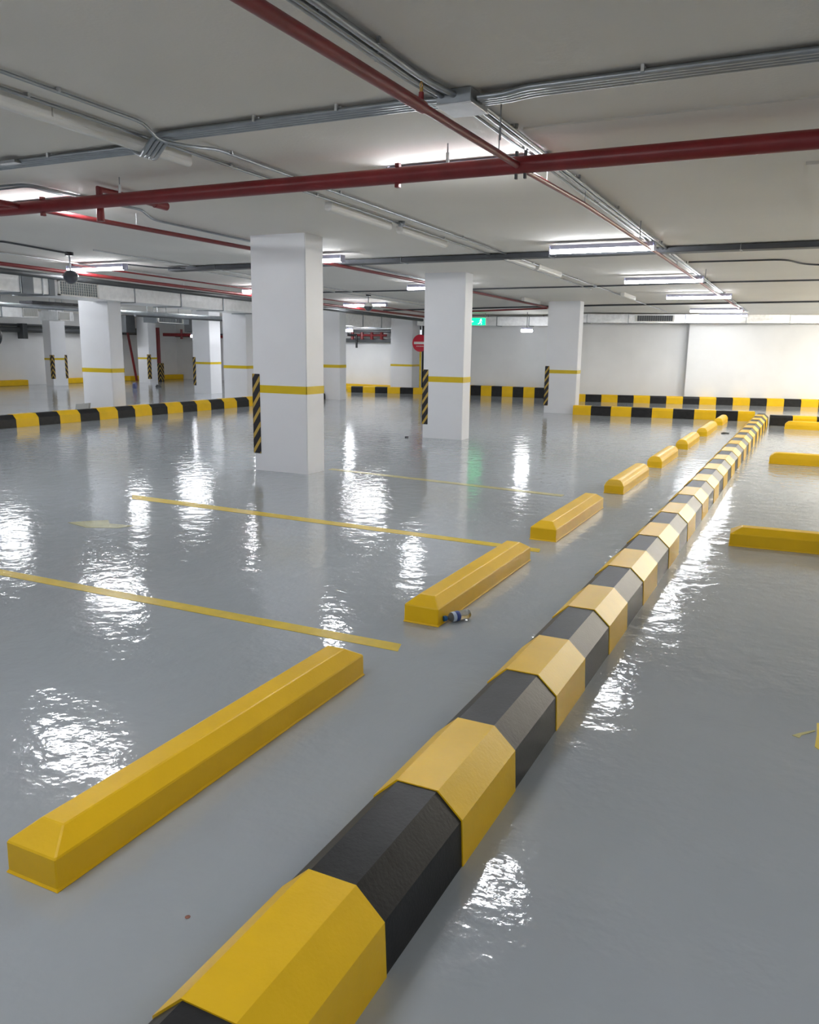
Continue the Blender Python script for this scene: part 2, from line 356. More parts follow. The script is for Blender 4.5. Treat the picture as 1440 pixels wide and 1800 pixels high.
# ------------------------------------------------------------------ columns
def column(label, x0, x1, y0, y1, band=(1.0, 1.075), guards=(), gz=(.22, 1.2)):
    cx, c2 = (x0+x1)/2, (y0+y1)/2; t = thing('column', label, 'column', (cx, c2, 0))
    hx, hy = (x1-x0)/2, (y1-y0)/2
    b = nb(); hexa(b, [(-hx,-hy,0), (hx,-hy,0), (hx,hy,0), (-hx,hy,0)], [(-hx,-hy,cz(y0)+.01), (hx,-hy,cz(y0)+.01), (hx,hy,cz(y1)+.01), (-hx,hy,cz(y1)+.01)])
    es = [e for e in b.edges if abs(e.verts[0].co.z-e.verts[1].co.z) > 1]
    bmesh.ops.bevel(b, geom=es, offset=.008, segments=2, affect='EDGES'); link('column_shaft', b, 'column', t)
    b = nb(); e = .002; z0, z1 = band
    for q in ((-hx-e, hx+e, -hy-e, -hy+.004), (-hx-e, hx+e, hy-.004, hy+e), (-hx-e, -hx+.004, -hy-e, hy+e), (hx-.004, hx+e, -hy-e, hy+e)): box(b, *q, z0, z1)
    link('painted_band', b, 'band', t)
    for gx, gy in guards:
        b = nb(); w, th = .10, .010
        sx, sy2 = (1 if gx > 0 else -1), (1 if gy > 0 else -1)
        X, Y = sx*hx, sy2*hy
        xs = sorted((X+sx*th, X-sx*w)); ys = sorted((Y, Y+sy2*th)); box(b, xs[0], xs[1], ys[0], ys[1], gz[0], gz[1], .002)
        xs = sorted((X, X+sx*th)); ys = sorted((Y+sy2*th, Y-sy2*w)); box(b, xs[0], xs[1], ys[0], ys[1], gz[0], gz[1], .002)
        g = link('corner_guard', b, 'hazard', t); g['label'] = 'black and yellow striped corner guard'
    return t
column('large white column nearest the camera with yellow band and striped corner guard', -6.34, -5.545, 8.465, 8.86, (.985, 1.08), [(-1,-1)], (.22, 1.217))
column('white column right of the nearest one, second in the row, with striped corner guard', -6.14, -5.39, 13.06, 13.40, (.98, 1.075), [(-1,-1)], (.24, 1.19))
column('white column third in the row, at the left end of the far cross kerb', -6.02, -5.23, 19.92, 20.27, (.975, 1.06), [(-1,-1)], (.18, 1.15))
column('white column at left under the duct grille, standing behind the striped kerb', -14.58, -13.70, 13.27, 13.64, (.93, 1.02))
column('white column at far left, partly hidden, with two corner guards', -25.15, -24.76, 21.2, 21.86, (.92, .99), [(1,-1),(1,1)], (.25, 1.1))
column('white column far back in the left bays near the thin red riser', -24.65, -24.05, 25.3, 25.75, (.93, 1.0), [(1,-1)], (.15, 1.12))
column('white column in the left bays with corner guard on its left edge', -18.05, -17.36, 20.95, 21.5, (.93, 1.0), [(-1,-1)], (.25, 1.15))
column('white column just left of the nearest column, standing behind the striped kerb', -14.50, -13.72, 18.05, 18.42, (.93, 1.01))
column('white column just right of the nearest column, at the end of the left striped kerb', -13.35, -12.55, 20.93, 21.3, (.93, 1.02))
column('white column against the far wall left of the no-entry sign', -13.3, -12.47, 25.6, 26.2, (.90, .97))

# ------------------------------------------------------------------ ceiling lamps
def lamp_parts(t, lit, L=1.22):
    b = nb(); h = .058 if lit else .040; hz = -.050 if lit else -.055
    box(b, -L/2, L/2, -h, h, hz, 0, .004); (box(b, -L/2-.016, -L/2-.006, -h, h, -.098, 0), box(b, L/2+.006, L/2+.016, -h, h, -.098, 0), box(b, -L/2-.016, L/2+.016, -.02, .02, -.02, 0)) if lit else None; link('lamp_housing', b, 'lampbody' if lit else 'whitebox', t)
    b = nb(); n = 10; R = []
    for x in (-L/2-.005, L/2+.005):
        R.append([b.verts.new((x, (.052 if lit else .038)*math.cos(PI+PI*k/n), hz+(.046 if lit else .030)*math.sin(PI+PI*k/n))) for k in range(n+1)])
    for k in range(n): b.faces.new([R[0][k], R[0][k+1], R[1][k+1], R[1][k]])
    b.faces.new(R[0][::-1]); b.faces.new(R[1]); b.faces.new([R[0][0], R[1][0], R[1][n], R[0][n]])
    return link('lamp_diffuser', b, lit or 'whitebox', t, True)
protos = {}
def lamp(label, x, y, lit, group, drop=.004, rz=0):
    key = lit
    if key not in protos:
        t = thing('linear_ceiling_lamp', label, 'ceiling lamp', (0, 0, 0), 0, group); lamp_parts(t, lit); protos[key] = t
    else: t = copy_tree(protos[key]); t['label'] = label; t['group'] = group; t['category'] = 'ceiling lamp'
    t.location = (x, y, cz(y)-drop); t.rotation_euler = (0, 0, rz) if abs(rz) < .5 else (-.0151*0, .0151 if rz > 0 else 0, rz)
    return t
GL = 'lit linear ceiling lamps'
for lab, x, y in (
    ('lit linear lamp hidden behind the big red pipe near the junction box', -2.45, 5.88),
    ('lit linear lamp in the right row, largest one in view', -2.44, 10.12),
    ('lit linear lamp in the right row, second in view', -2.38, 14.22),
    ('lit linear lamp in the right row, third in view', -2.27, 17.8),
    ('lit linear lamp in the right row, fourth in view', -2.40, 22.3),
    ('lit linear lamp in the right row, farthest, in front of the duct', -2.45, 24.6),
    ('lit linear lamp behind the big red pipe by the red riser', -6.90, 5.90),
    ('lit linear lamp partly hidden by the nearest column', -6.65, 10.14),
    ('lit linear lamp just left of the second column', -6.58, 14.58),
    ('lit linear lamp behind the left ceiling camera', -10.65, 10.12),
    ('lit linear lamp partly hidden at the left edge of the nearest column', -10.43, 14.5),
    ('lit linear lamp above the far ceiling camera', -10.62, 19.0)):
    lamp(lab, x, y, 'cool', GL, drop=.004 if y < 6 else .042)
for x, y in ((-15.5, 7.0), (-15.5, 9.5), (-15.5, 12.0), (-15.5, 15.5), (-15.5, 18.0), (-15.3, 21.0), (-15.3, 23.5), (-21.0, 20.0), (-18.4, 26.4), (-24.2, 23.2), (-20, 12), (-23, 15), (-18, 9), (-10.6, 5.8), (-2.45, 1.2), (-10.7, 1.2), (-6.85, 1.2), (-6.85, -3), (-2.45, -3), (1.8, -3), (1.8, 1.2)):  # added lamps, unseen, that lift brightness in the left bays and foreground
    lamp('added linear fill lamp hidden from view or outside the picture', x, y, 'cool', 'added linear fill lamps out of view')
for x, y in ((2.2, 10), (2.0, 14.2), (2.0, 18), (2.2, 21.5), (2.4, 24.3), (3.9, 23), (3.9, 20), (6, 18), (6, 22.3), (6, 26)):  # added lamps, unseen, supplying the strong warm light from the right
    lamp('added warm linear fill lamp beyond the right edge of the picture', x, y, 'warm', 'added warm fill lamps beyond the right edge')
GU = 'unlit white linear lamps above the first two bays'
for lab, x, y in (
    ('unlit white linear lamp at upper left, farther of the pair, under the conduits', -4.26, 4.36),
    ('unlit white linear lamp at upper left, cut by the left edge', -4.26, 3.13),
    ('unlit white linear lamp above the nearest column, nearer of the pair', -4.25, 7.50),
    ('unlit white linear lamp above the nearest column, farther of the pair', -4.25, 8.98),
    ('unlit white linear lamp beyond the dark cable tray, nearer of the pair', -3.95, 11.6),
    ('unlit white linear lamp beyond the dark cable tray, farther of the pair', -3.92, 12.9),
    ('unlit white linear lamp farthest of the middle row, above the third column', -3.75, 18.2),
    ('unlit white linear lamp just left above the third column', -6.2, 19.1)):
    lamp(lab, x, y, None, GU, drop=.0, rz=PI/2)
# small lit lamps far off in the left bays
for lab, x, y, z in (('small lit lamp below the small vent on the far left', -19.6, 22.9, 1.86),
                     ('small lit lamp seen between two left columns', -16.4, 22.1, 1.86),
                     ('small lit lamp beside the column right of the nearest one', -14.6, 24.9, 2.12),
                     ('small lit lamp hanging before the shaded grey wall', -7.95, 24.2, 2.13)):
    t = thing('small_lamp', lab, 'lamp', (x, y, z))
    b = nb(); box(b, -.16, .16, -.05, .05, 0, .05, .005); link('lamp_housing', b, 'lampbody', t)
    b = nb(); box(b, -.17, .17, -.06, .06, -.08, 0, .02); link('lamp_diffuser', b, 'cool', t)
    b = nb(); tube(b, [(0,0,.04), (0,0,cz(y)-z)], .012, 6); link('lamp_stem', b, 'steel', t)

# ------------------------------------------------------------------ pipes and conduits
def pipe(name, label, pts, r, m, cat='pipe', fillet=.05, n=12, parent=None, group=None):
    b = nb(); tube(b, pts, r, n, fillet); o = link(name, b, m, parent, True)
    return o if parent else tag(o, label, cat, group)
def clamp(parent, c, axis, r, m='steel', w=.02):
    b = nb(); ring(b, c, axis, r*.9, r+.004, w, 12); c = Vector(c); a = Vector(axis)
    s = Vector((abs(a.y), abs(a.x), 0)).normalized()
    q = [c+s*(r+.004)-Vector((0,0,0)), c-s*(r+.004)]
    for p in q: box(b, p.x-.008, p.x+.008, p.y-.008, p.y+.008, c.z-.004, cz(c.y)+.002 if cz(c.y)-c.z < .08 else c.z+.03)
    return link('pipe_clamp', b, m, parent)

# big red pipe
PZ, PY = 2.742, 5.37
t = thing('sprinkler_main_pipe', 'thick red fire main crossing the ceiling from left to right', 'pipe', (0, PY, PZ))
b = nb(); tube(b, [(-12,0,0), (6,0,0)], .054, 24); link('pipe_run', b, 'red', t, True)
for x in (-6.25, -2.745):
    b = nb(); ring(b, (x,0,0), (1,0,0), .05, .066, .055, 24)
    cpl = link('pipe_coupling', b, 'red', t, True)
    for s in (-1, 1):
        b = nb(); box(b, x-.016, x+.016, -.02, .02, s*.066-.014, s*.066+.014, .003); link('coupling_bolt', b, 'red', cpl)
b = nb(); ring(b, (-5.75,0,0), (1,0,0), .05, .058, .02, 24); link('pipe_coupling', b, 'red', t, True)
b = nb(); ring(b, (-1.85,0,0), (1,0,0), .05, .064, .10, 24)
tee = link('pipe_tee', b, 'darkpipe', t, True); tee['label'] = 'dark clamp-on tee'
for s in (-1, 1):
    for k in (-1, 1):
        b = nb(); box(b, -1.85+k*.03-.009, -1.85+k*.03+.009, -.012, .012, s*.068-.018, s*.068+.018, .003); link('tee_bolt', b, 'darkpipe', tee)
for x in (-2.37, -5.335):
    b = nb(); ring(b, (x,0,0), (1,0,0), .054, .0575, .022, 24)
    tube(b, [(x,0,.045), (x,0,.118)], .012, 8)
    h = link('pipe_hanger', b, 'galv', t)
    b = nb(); tube(b, [(x,0,.1), (x,0,cz(PY)-PZ+.005)], .0045, 8); link('hanger_rod', b, 'steel', h)

# small red branch along the conduits
t = thing('sprinkler_branch_pipe', 'slim red pipe running away beside the bright conduits to the far wall', 'pipe', (-1.86, 0, 0))
zs = lambda y: 2.728 if y < 8 else 2.728-.0095*(y-8)*1.0
b = nb(); tube(b, [(0,-2,2.715), (0,3.9,2.730)], .030, 16); link('pipe_run', b, 'red', t, True)
b = nb(); tube(b, [(0,3.9,2.730), (0,5.33,2.735)], .022, 16); link('pipe_run', b, 'red', t, True)
b = nb(); tube(b, [(0,5.41,2.728), (0,7.0,2.752), (0,10.1,2.728), (0,13.2,2.693), (0,16.2,2.655), (0,23.6,2.60)], .018, 14); link('pipe_run', b, 'red', t, True)
b = nb(); ring(b, (0,3.86,2.730), (0,1,0), .03, .038, .05, 16); link('pipe_reducer', b, 'red', t, True)
b = nb(); ring(b, (0,3.95,2.731), (0,1,0), .020, .034, .05, 16); link('pipe_coupling', b, 'red', t, True)
for y in (4.98, 5.98, 7.05, 9.9, 12.1, 14.2, 17.5):
    b = nb(); z = {4.98:2.734,5.98:2.737,7.05:2.752,9.9:2.730,12.1:2.706,14.2:2.682,17.5:2.645}[y]
    r = .022 if y < 5.3 else .018
    ring(b, (0,y,z), (0,1,0), r*.9, r+.006, .02, 16); tube(b, [(0,y,z+r), (0,y,cz(y)+.003)], .0035, 6); link('pipe_hanger', b, 'steel', t)
s = bpy.data.objects.new('sprinkler_head', None); COL.objects.link(s); s.parent = t; s.location = (0, 3.88, 2.758); s['label'] = 'brass sprinkler head'
b = nb(); tube(b, [(0,0,0), (0,0,.035)], .013, 10); link('sprinkler_base', b, 'red', s)
b = nb(); tube(b, [(0,0,.035), (0,0,.055)], .009, 8); tube(b, [(0,-.012,.055), (0,-.014,.07), (0,0,.085)], .003, 6); tube(b, [(0,.012,.055), (0,.014,.07), (0,0,.085)], .003, 6); ring(b, (0,0,.088), (0,0,1), .004, .016, .003, 12); link('sprinkler_frame', b, 'brass', s)
# second red branch, left
t = thing('sprinkler_branch_pipe', 'red pipe running away left of the columns, passing under the thick red main', 'pipe', (-6.5, 0, 0))
b = nb(); tube(b, [(0,-2,2.77), (0,5.14,2.757), (0,8.65,2.752), (0,12,2.732), (0,16.4,2.69), (0,24.3,2.60)], .024, 14); link('pipe_run', b, 'red', t, True)
for y, z in ((7.1, 2.755), (13.35, 2.72)):
    b = nb(); ring(b, (0,y,z), (0,1,0), .02, .036, .06, 16); link('pipe_coupling', b, 'red', t, True)
for y in (6.75, 11.5):
    b = nb(); ring(b, (0,y,2.757-.002*(y-7)), (0,1,0), .022, .028, .02, 14); tube(b, [(0,y,2.77), (0,y,cz(y))], .0035, 6); link('pipe_hanger', b, 'galv', t)
# riser behind the main
t = thing('pipe_riser', 'short red riser with an elbow and side arm behind the thick main at left', 'pipe', (-5.66, 5.46, 0))
b = nb(); tube(b, [(0,0,2.60), (0,0,2.862), (.0,.80,2.842)], .033, 14); link('riser_pipe', b, 'red', t, True)
b = nb(); tube(b, [(.0,.66,2.846), (.0,.82,2.842)], .037, 14); link('riser_cap', b, 'red', t, True)
# third red lines near the left duct
pipe('sprinkler_branch_pipe', 'red pipe running along just right of the silver duct', [(-10.9,2,2.80), (-10.9,9.7,2.67), (-10.9,14,2.60), (-10.9,24,2.46)], .030, 'red')
pipe('sprinkler_branch_pipe', 'thin red pipe above the red pipe by the silver duct', [(-10.62,9.6,2.76), (-10.62,14,2.69), (-10.62,24,2.55)], .014, 'red')
pipe('grey_pipe', 'grey pipe under the red pipe beside the silver duct', [(-11.35,2,2.74), (-11.35,9.7,2.62), (-11.35,14,2.56), (-11.35,24,2.40)], .045, 'darkpipe')
for y in (8, 13, 18): bb = nb(); tube(bb, [(-11.35,y,2.6), (-11.35,y,cz(y)+.003)], .005, 6); link('hanger_rod', bb, 'steel', bpy.data.objects['grey_pipe'])

# conduits along the right line
G3 = 'bright conduits beside the slim red pipe'
cl = ['rightmost of the bright parallel conduits beyond the junction box', 'middle bright conduit beyond the junction box', 'leftmost bright conduit beyond the junction box, next to the slim red pipe']
for i, dx in enumerate((.075, .035, -.03)):
    x = -1.885+dx
    e = 24.4 if i < 2 else 12.4
    t = thing('conduit', cl[i], 'conduit', (x, 0, 0), 0, G3)
    b = nb(); tube(b, [(0,4.58,cz(4.58)-.035), (0,e,cz(e)-.02)], .0125 if i < 2 else .009, 10); link('conduit_run', b, 'conduit', t, True)
    for y in ((5.1, 5.9, 6.6, 8.0, 10.4, 12.5, 15.0, 18.0) if i < 2 else (5.5, 7.5, 9.5)): clamp(t, (0, y+.07*i, cz(y)-.024), (0,1,0), .0125)
for i, (dx, r) in enumerate(((-.02, .017), (-.075, .014), (-.105, .010))):
    x = -1.92+dx
    lab = ('thicker grey conduit coming from the upper edge to the junction box', 'middle thin grey conduit coming from the upper edge to the junction box', 'left thin grey conduit coming from the upper edge, nearest the red pipe')[i]
    t = thing('conduit', lab, 'conduit', (x, 0, 0), 0, 'grey conduits from the upper edge')
    xe = .07 if i == 0 else .05
    b = nb(); tube(b, [(0,-2,cz(0)-.03), (0,4.05,cz(4.05)-.025), (xe,4.40,cz(4.4)-.035)], r, 10, .1); link('conduit_run', b, 'conduit', t, True)
    for y in (3.05, 3.55): clamp(t, (0, y+.1*i, cz(y)-.026), (0,1,0), r)
# junction box
t = thing('junction_box', 'galvanised ceiling junction box where the conduits meet above the slim red pipe', 'junction box', (-1.885, 4.455, cz(4.45)))
b = nb(); box(b, -.10, .10, -.125, .125, -.075, 0, .004); link('box_body', b, 'conduit', t)
b = nb(); box(b, -.104, .104, -.129, .129, -.080, -.072, .002); link('box_lid', b, 'galv', t)
for y in (-.07, -.03, .01, .05):
    b = nb(); ring(b, (.115,y,-.04), (1,0,0), .012, .019, .025, 12); link('conduit_gland', b, 'darkpipe', t)
# cross bundle
GB = 'conduits of the cross bundle'
for i in range(4):
    y = 4.385+.040*i
    lab = ('nearest', 'second', 'third', 'farthest')[i]+' conduit of the grey bundle running right from the junction box'
    t = thing('conduit', lab, 'conduit', (0, 0, 0), 0, GB)
    b = nb(); z = cz(4.4)-.03
    tube(b, [(-1.77, 4.455-.06+.035*i, z-.012), (-1.62, 4.455-.06+.035*i, z-.012), (-1.50, y-.01, z), (6, y-.01, z)], .0165, 10, .06); link('conduit_run', b, 'conduit', t, True)
    if i in (0, 3):
        for x in (-.9, .6): clamp(t, (x, y-.01, z), (1,0,0), .0165, 'galv')
for i in range(4):
    y = 4.36+.040*i
    lab = ('nearest', 'second', 'third', 'farthest')[i]+' conduit of the grey bundle running left from the junction box'
    t = thing('conduit', lab, 'conduit', (0, 0, 0), 0, GB)
    z = cz(4.5)-.03
    b = nb(); tube(b, [(-1.99, 4.40+.035*i, z), (-2.2, y, z), (-4.00, y, z), (-4.10, y+.02, z-.07), (-4.28, y+.17, z-.07), (-4.42, y+.20, z), (-13, y+.22, z)], .0165, 10, .06); link('conduit_run', b, 'conduit', t, True)
    if i in (0, 3):
        for x, yy in ((-2.62, y), (-3.2, y), (-5.2, y+.205), (-7.6, y+.21)): clamp(t, (x, yy, z), (1,0,0), .0165, 'galv')
b = nb(); box(b, -5.68, -5.50, 4.50, 4.56, cz(4.5)-.05, cz(4.5)-.03); tag(link('conduit_bracket', b, 'steel'), 'small steel bracket under the left bundle at the left edge', 'bracket')
# long pair over the middle bays
for lab, x, p in (('right thin conduit of the long pair over the middle bays', -3.90, [(-3.90,-2,cz(-2)-.02), (-3.90,4.15,cz(4.15)-.02), (-3.97,4.36,cz(4.4)-.07), (-3.90,4.60,cz(4.6)-.06), (-3.90,4.85,cz(4.85)-.02), (-3.90,24.2,cz(24.2)-.02)]),
                  ('left thin conduit of the long pair over the middle bays, beside the unlit lamps', -4.14, [(-4.14,-2,cz(-2)-.02), (-4.14,4.35,cz(4.35)-.02), (-4.14,16.5,cz(16.5)-.02)])):
    t = thing('conduit', lab, 'conduit', (0, 0, 0), 0, 'long thin conduit pair over the middle bays')
    b = nb(); tube(b, p, .011, 8, .08); link('conduit_run', b, 'conduit', t, True)
    for y in (3.5, 5.0+.3*(x < -4), 6.5, 9.3, 12.0, 14.5): clamp(t, (x, y, cz(y)-.02), (0,1,0), .011, 'galv')
for lab, x, y in (('small junction box on the thin conduit behind the red main', -3.90, 6.05), ('small junction box beside the joint of the unlit lamps', -4.10, 8.12), ('small junction box on the thin conduit above the far unlit lamps', -4.0, 12.35), ('small junction box where the thin conduits cross the far cross conduit', -3.9, 15.85)):
    b = nb(); tube(b, [(x,y,cz(y)-.05), (x,y,cz(y)+.003)], .035, 14); box(b, x-.015, x+.015, y-.05, y+.05, cz(y)-.04, cz(y)-.01)
    tag(link('junction_box', b, 'conduit'), lab, 'junction box')
b = nb(); box(b, -3.99, -3.87, 5.92, 5.98, cz(6)-.085, cz(6)-.055, .004); tag(link('red_bracket', b, 'red'), 'small red bracket under the junction box on the thin conduit', 'bracket')
# left conduits
def cc(*pts, o=.02): return [(x, y, cz(y)-o) for x, y in pts]
pipe('conduit', 'grey conduit bending round the lamp behind the red main at left', cc((-9,5.0), (-6.6,5.2), (-6.25,5.2), (-6.25,6.25), (-6.2,6.5), (-6.55,7.05), (-6.55,24)), .012, 'conduit', 'conduit', .15)
pipe('conduit', 'thin conduit at the left edge above the red main', cc((-9,5.28), (-6.9,5.3), (-6.3,5.28), (-6.36,5.7)), .010, 'conduit', 'conduit', .1)
pipe('conduit', 'grey conduit leading to the left ceiling camera', cc((-14,7.5), (-9.8,7.7), (-9.85,8.1), (-9.99,9.0)), .013, 'tray', 'conduit', .12)
pipe('conduit', 'thin bright conduit over the left bays, nearer the red pipe', cc((-10.95,2), (-10.95,12.2)), .010, 'galv', 'conduit')
pipe('conduit', 'thin bright conduit over the left bays, right of the left lamp', cc((-9.3,8.8), (-9.3,24)), .010, 'galv', 'conduit')
pipe('conduit', 'thin bright conduit over the left bays, beyond the dark tray', cc((-9.75,11.1), (-9.75,24)), .009, 'galv', 'conduit')
# cross conduits on the right
pipe('conduit', 'thin conduit with a bend crossing to the right edge beyond the dark tray', cc((-1.76,12.44), (-.52,12.47), (-.32,13.05), (-.1,13.27), (6,13.3)), .012, 'tray', 'conduit', .2)
pipe('conduit', 'thin dark conduit crossing the whole ceiling behind the second column', cc((-11,16.1), (-6.3,16.0), (-3.7,15.87), (-1.8,15.55), (6,15.5)), .014, 'tray', 'conduit')
pipe('conduit', 'thin dark conduit crossing the ceiling above the far duct', cc((-12,22.6), (-5,21.2), (0,20.6), (6,20.4)), .020, 'tray', 'conduit')
pipe('sprinkler_cross_pipe', 'thin red pipe crossing left of the third column near the ceiling', [(-9.4,21.6,2.53), (-6.2,20.4,2.56)], .022, 'red')
# dark cable tray
t = thing('cable_tray', 'dark cable tray crossing the ceiling in front of the second column', 'cable tray', (0, 0, 0))
TP = [(-9.2, 10.95), (6, 10.80)]
b = nb(); dz = cz(10.9)
hexa(b, [(-9.9,10.95,dz-.075), (-9.9,11.15,dz-.075), (-9.9,11.15,dz-.070), (-9.9,10.95,dz-.070)], [(6,10.72,dz-.075), (6,10.92,dz-.075), (6,10.92,dz-.070), (6,10.72,dz-.070)]); link('tray_bed', b, 'tray', t)
for off in (0, .2):
    b = nb(); y0, y1 = 10.95+off, 10.72+off
    hexa(b, [(-9.9,y0,dz-.075), (-9.9,y0+.004,dz-.075), (-9.9,y0+.004,dz-.012), (-9.9,y0,dz-.012)], [(6,y1,dz-.075), (6,y1+.004,dz-.075), (6,y1+.004,dz-.012), (6,y1,dz-.012)]); link('tray_side', b, 'tray', t)
for x in (-8.9, -5.5, -3.3, -.95, 1.5):
    yy = 10.95-.0145*(x+9.9)
    b = nb(); box(b, x-.012, x+.012, yy-.012, yy+.215, dz-.080, dz-.075); tube(b, [(x,yy-.006,dz-.08), (x,yy-.006,dz+.003)], .004, 6); link('tray_bracket', b, 'steel', t)
pipe('conduit', 'thin dark conduit joining the dark tray to the left lamp', [(-10.2,10.25,cz(10)-.03), (-9.9,10.8,cz(10.8)-.04), (-9.4,11.0,cz(11)-.05)], .012, 'tray', 'conduit', .1)
# threaded rods with nothing on them
for lab, x, y, z in (('bare threaded rod hanging just right of the junction box', -1.72, 4.62, 2.72), ('bare threaded rod hanging beside the far conduits on the right', -1.753, 8.881, 2.70), ('bare threaded rod hanging by the farther conduit bend on the right', -1.66, 13.6, 2.66)):
    b = nb(); tube(b, [(x,y,cz(y)+.004), (x,y,z)], .0045, 8); tag(link('threaded_rod', b, 'steel'), lab, 'rod')

# ------------------------------------------------------------------ ducts
def duct(label, A, B, depth, h, nrm, grilles=(), ribs=(), collar=(), m='foil'):
    """rectangular duct: A, B = lower visible edge end points; depth goes along nrm away from the viewer"""
    t = thing('air_duct', label, 'duct', A); A0 = A; A = Vector(A); D = Vector(B)-A; n = Vector(nrm).normalized()*depth; U = Vector((0,0,h))
    b = nb(); K = 26; o = Vector((0,0,0)); u = D.normalized(); out = -Vector(nrm).normalized()
    rd = random.Random(3); prev = None
    for k in range(K+1):          # sheet-metal face, slightly dished between the seams
        q = D*(k/K); w = out*rd.uniform(-.012, .012)
        ringv = [b.verts.new(p) for p in (q+w, q+U*.5+w+out*rd.uniform(-.01,.01), q+U+w, q+U+n, q+n)]
        if prev:
            for i in range(5): b.faces.new([prev[i], prev[(i+1) % 5], ringv[(i+1) % 5], ringv[i]])
        else: b.faces.new(ringv[::-1])
        prev = ringv
    b.faces.new(prev); link('duct_body', b, m, t)
    for f in (.12, .5, .88):
        p = D*f+n*.5; hb = nb(); tube(hb, [p+U*.9, Vector((p.x, p.y, cz(A.y+p.y)-A.z+.004))], .008, 6); link('hanger_rod', hb, 'steel', t)
    for f in ribs:
        p = D*f; b = nb(); a0 = p-u*.012+out*.022; a1 = p+u*.012+out*.022
        a = [a0-Vector((0,0,.02)), a1-Vector((0,0,.02)), a1+U+Vector((0,0,.015)), a0+U+Vector((0,0,.015))]
        hexa(b, a, [q+n*1.0 for q in a]); link('duct_flange', b, 'conduit', t)
    for f0, f1, z0, z1, mm in grilles:
        b = nb(); q0, q1 = D*f0, D*f1
        def quad(a, c, lo, hi, d0, d1, mi=0):
            P = [a+out*d1+U*lo, c+out*d1+U*lo, c+out*d1+U*hi, a+out*d1+U*hi]; hexa(b, [p-out*(d1-d0) for p in P], P, mi)
        w = (q1-q0)*.04; e = .09*(z1-z0)
        g = None
        quad(q0, q1, z0, z0+e, 0, .045); quad(q0, q1, z1-e, z1, 0, .045); quad(q0, q0+w, z0, z1, 0, .045); quad(q1-w, q1, z0, z1, 0, .045)
        fr = link('grille_frame', b, 'signwhite' if mm != 'darkgrille' else 'whitebox', t)
        b = nb(); quad(q0+w, q1-w, z0+e, z1-e, 0, .018); link('grille_back', b, 'darkgrille' if mm == 'darkgrille' else 'grille', fr)
        b = nb(); ns = 16
        for k in range(1, ns): c = q0+w+(q1-q0-2*w)*(k/ns); quad(c, c+u*.012, z0+e, z1-e, .018, .034)
        for k in range(1, 5): hh = z0+e+(z1-z0-2*e)*k/5; quad(q0+w, q1-w, hh, hh+.02, .018, .030)
        link('grille_slats', b, 'whitebox' if mm != 'darkgrille' else 'grille', fr)
    for f0, f1 in collar:
        b = nb(); q0, q1 = D*f0, D*f1; P = [q0+out*.03-U*.05, q1+out*.03-U*.05, q1+out*.03+U*1.04, q0+out*.03+U*1.04]
        hexa(b, P, [p+n*1.05 for p in P]); link('flexible_collar', b, 'grille', t)
    return t
duct('silver air duct above the left columns with a large white grille', (-13.30, 8.0, 2.50), (-13.30, 18.75, 2.365), .85, .31, (-1,0,0),
     grilles=[(.337, .43, .0, .95, 'grille')], ribs=(.26, .305, .325, .525, .66, .80, .93), collar=((.262, .285), (.318, .33)))
duct('silver air duct between the nearest and second columns with a small end grille', (-13.60, 20.6, 2.21), (-13.60, 28.7, 2.195), .8, .36, (-1,0,0),
     grilles=[(.865, .99, .05, 1.0, 'grille')], ribs=(.12, .28, .44, .60, .74), collar=((.78, .81),))
duct('silver air duct along the top of the bright far wall with a dark grille', (-6.9, by(-6.9,-.25), 2.335), (6.5, by(6.5,-.25), 2.42), .45, .24, (0,1,0),
     grilles=[(.150, .228, .12, .92, 'darkgrille')], ribs=(.05, .135, .25, .37, .455, .7), m='galv')
duct('silver air duct in front of the shaded grey wall behind the exit sign', (-12.2, 25.4, 2.27), (-7.3, 25.4, 2.27), .5, .27, (0,1,0), ribs=(.2, .58, .8))
duct('lower silver duct deep in the left bays', (-19.0, 9.0, 2.15), (-19.0, 15.9, 2.20), .7, .26, (-1,0,0), grilles=[(.93, .998, .05, .95, 'grille')], ribs=(.5, .84))
duct('short silver duct with a white grille behind the left column', (-19.0, 16.55, 2.15), (-19.0, 17.1, 2.15), .7, .25, (-1,0,0), grilles=[(.05, .7, .05, .95, 'grille')])
t = duct('white wall vent above the far left bay with a dark grille', (-18.0, 19.3, 2.18), (-18.0, 20.75, 2.16), .5, .22, (-1,0,0), grilles=[(.03, .80, .03, .97, 'darkgrille')], m='grille')
# trays and dark pipes under the left duct
def hung(o, pts):
    for x, y, z in pts:
        b = nb(); tube(b, [(x,y,z), (x,y,cz(y)+.003)], .008, 6); link('hanger_rod', b, 'steel', o)
GP = pipe('grey_pipe', 'long grey pipe under the silver duct in the left bays', [(-15.2,9,2.33), (-15.2,14,2.30), (-15.2,25,2.28)], .045, 'conduit')
hung(GP, [(-15.2,y,2.3) for y in (10,16,20,24)])
GP = pipe('grey_pipe', 'dark pipe behind the grey pipe under the silver duct', [(-15.8,16.2,2.28), (-15.8,25,2.26)], .05, 'darkpipe')
hung(GP, [(-15.8,y,2.27) for y in (17,21,24)])
b = nb(); box(b, -15.6, -15.2, 12.6, 13.9, 2.36, 2.43, .01); tag(link('black_tray', b, 'blackplastic'), 'short black tray hanging left of the left column under the duct', 'cable tray')
pipe('dark_pipe', 'upper dark pipe along the left wall', [(-25.85,10,2.18), (-25.85,27,2.12)], .045, 'darkpipe')
pipe('dark_pipe', 'thick lower dark pipe along the left wall', [(-25.8,10,1.97), (-25.8,27,1.99)], .10, 'darkpipe')
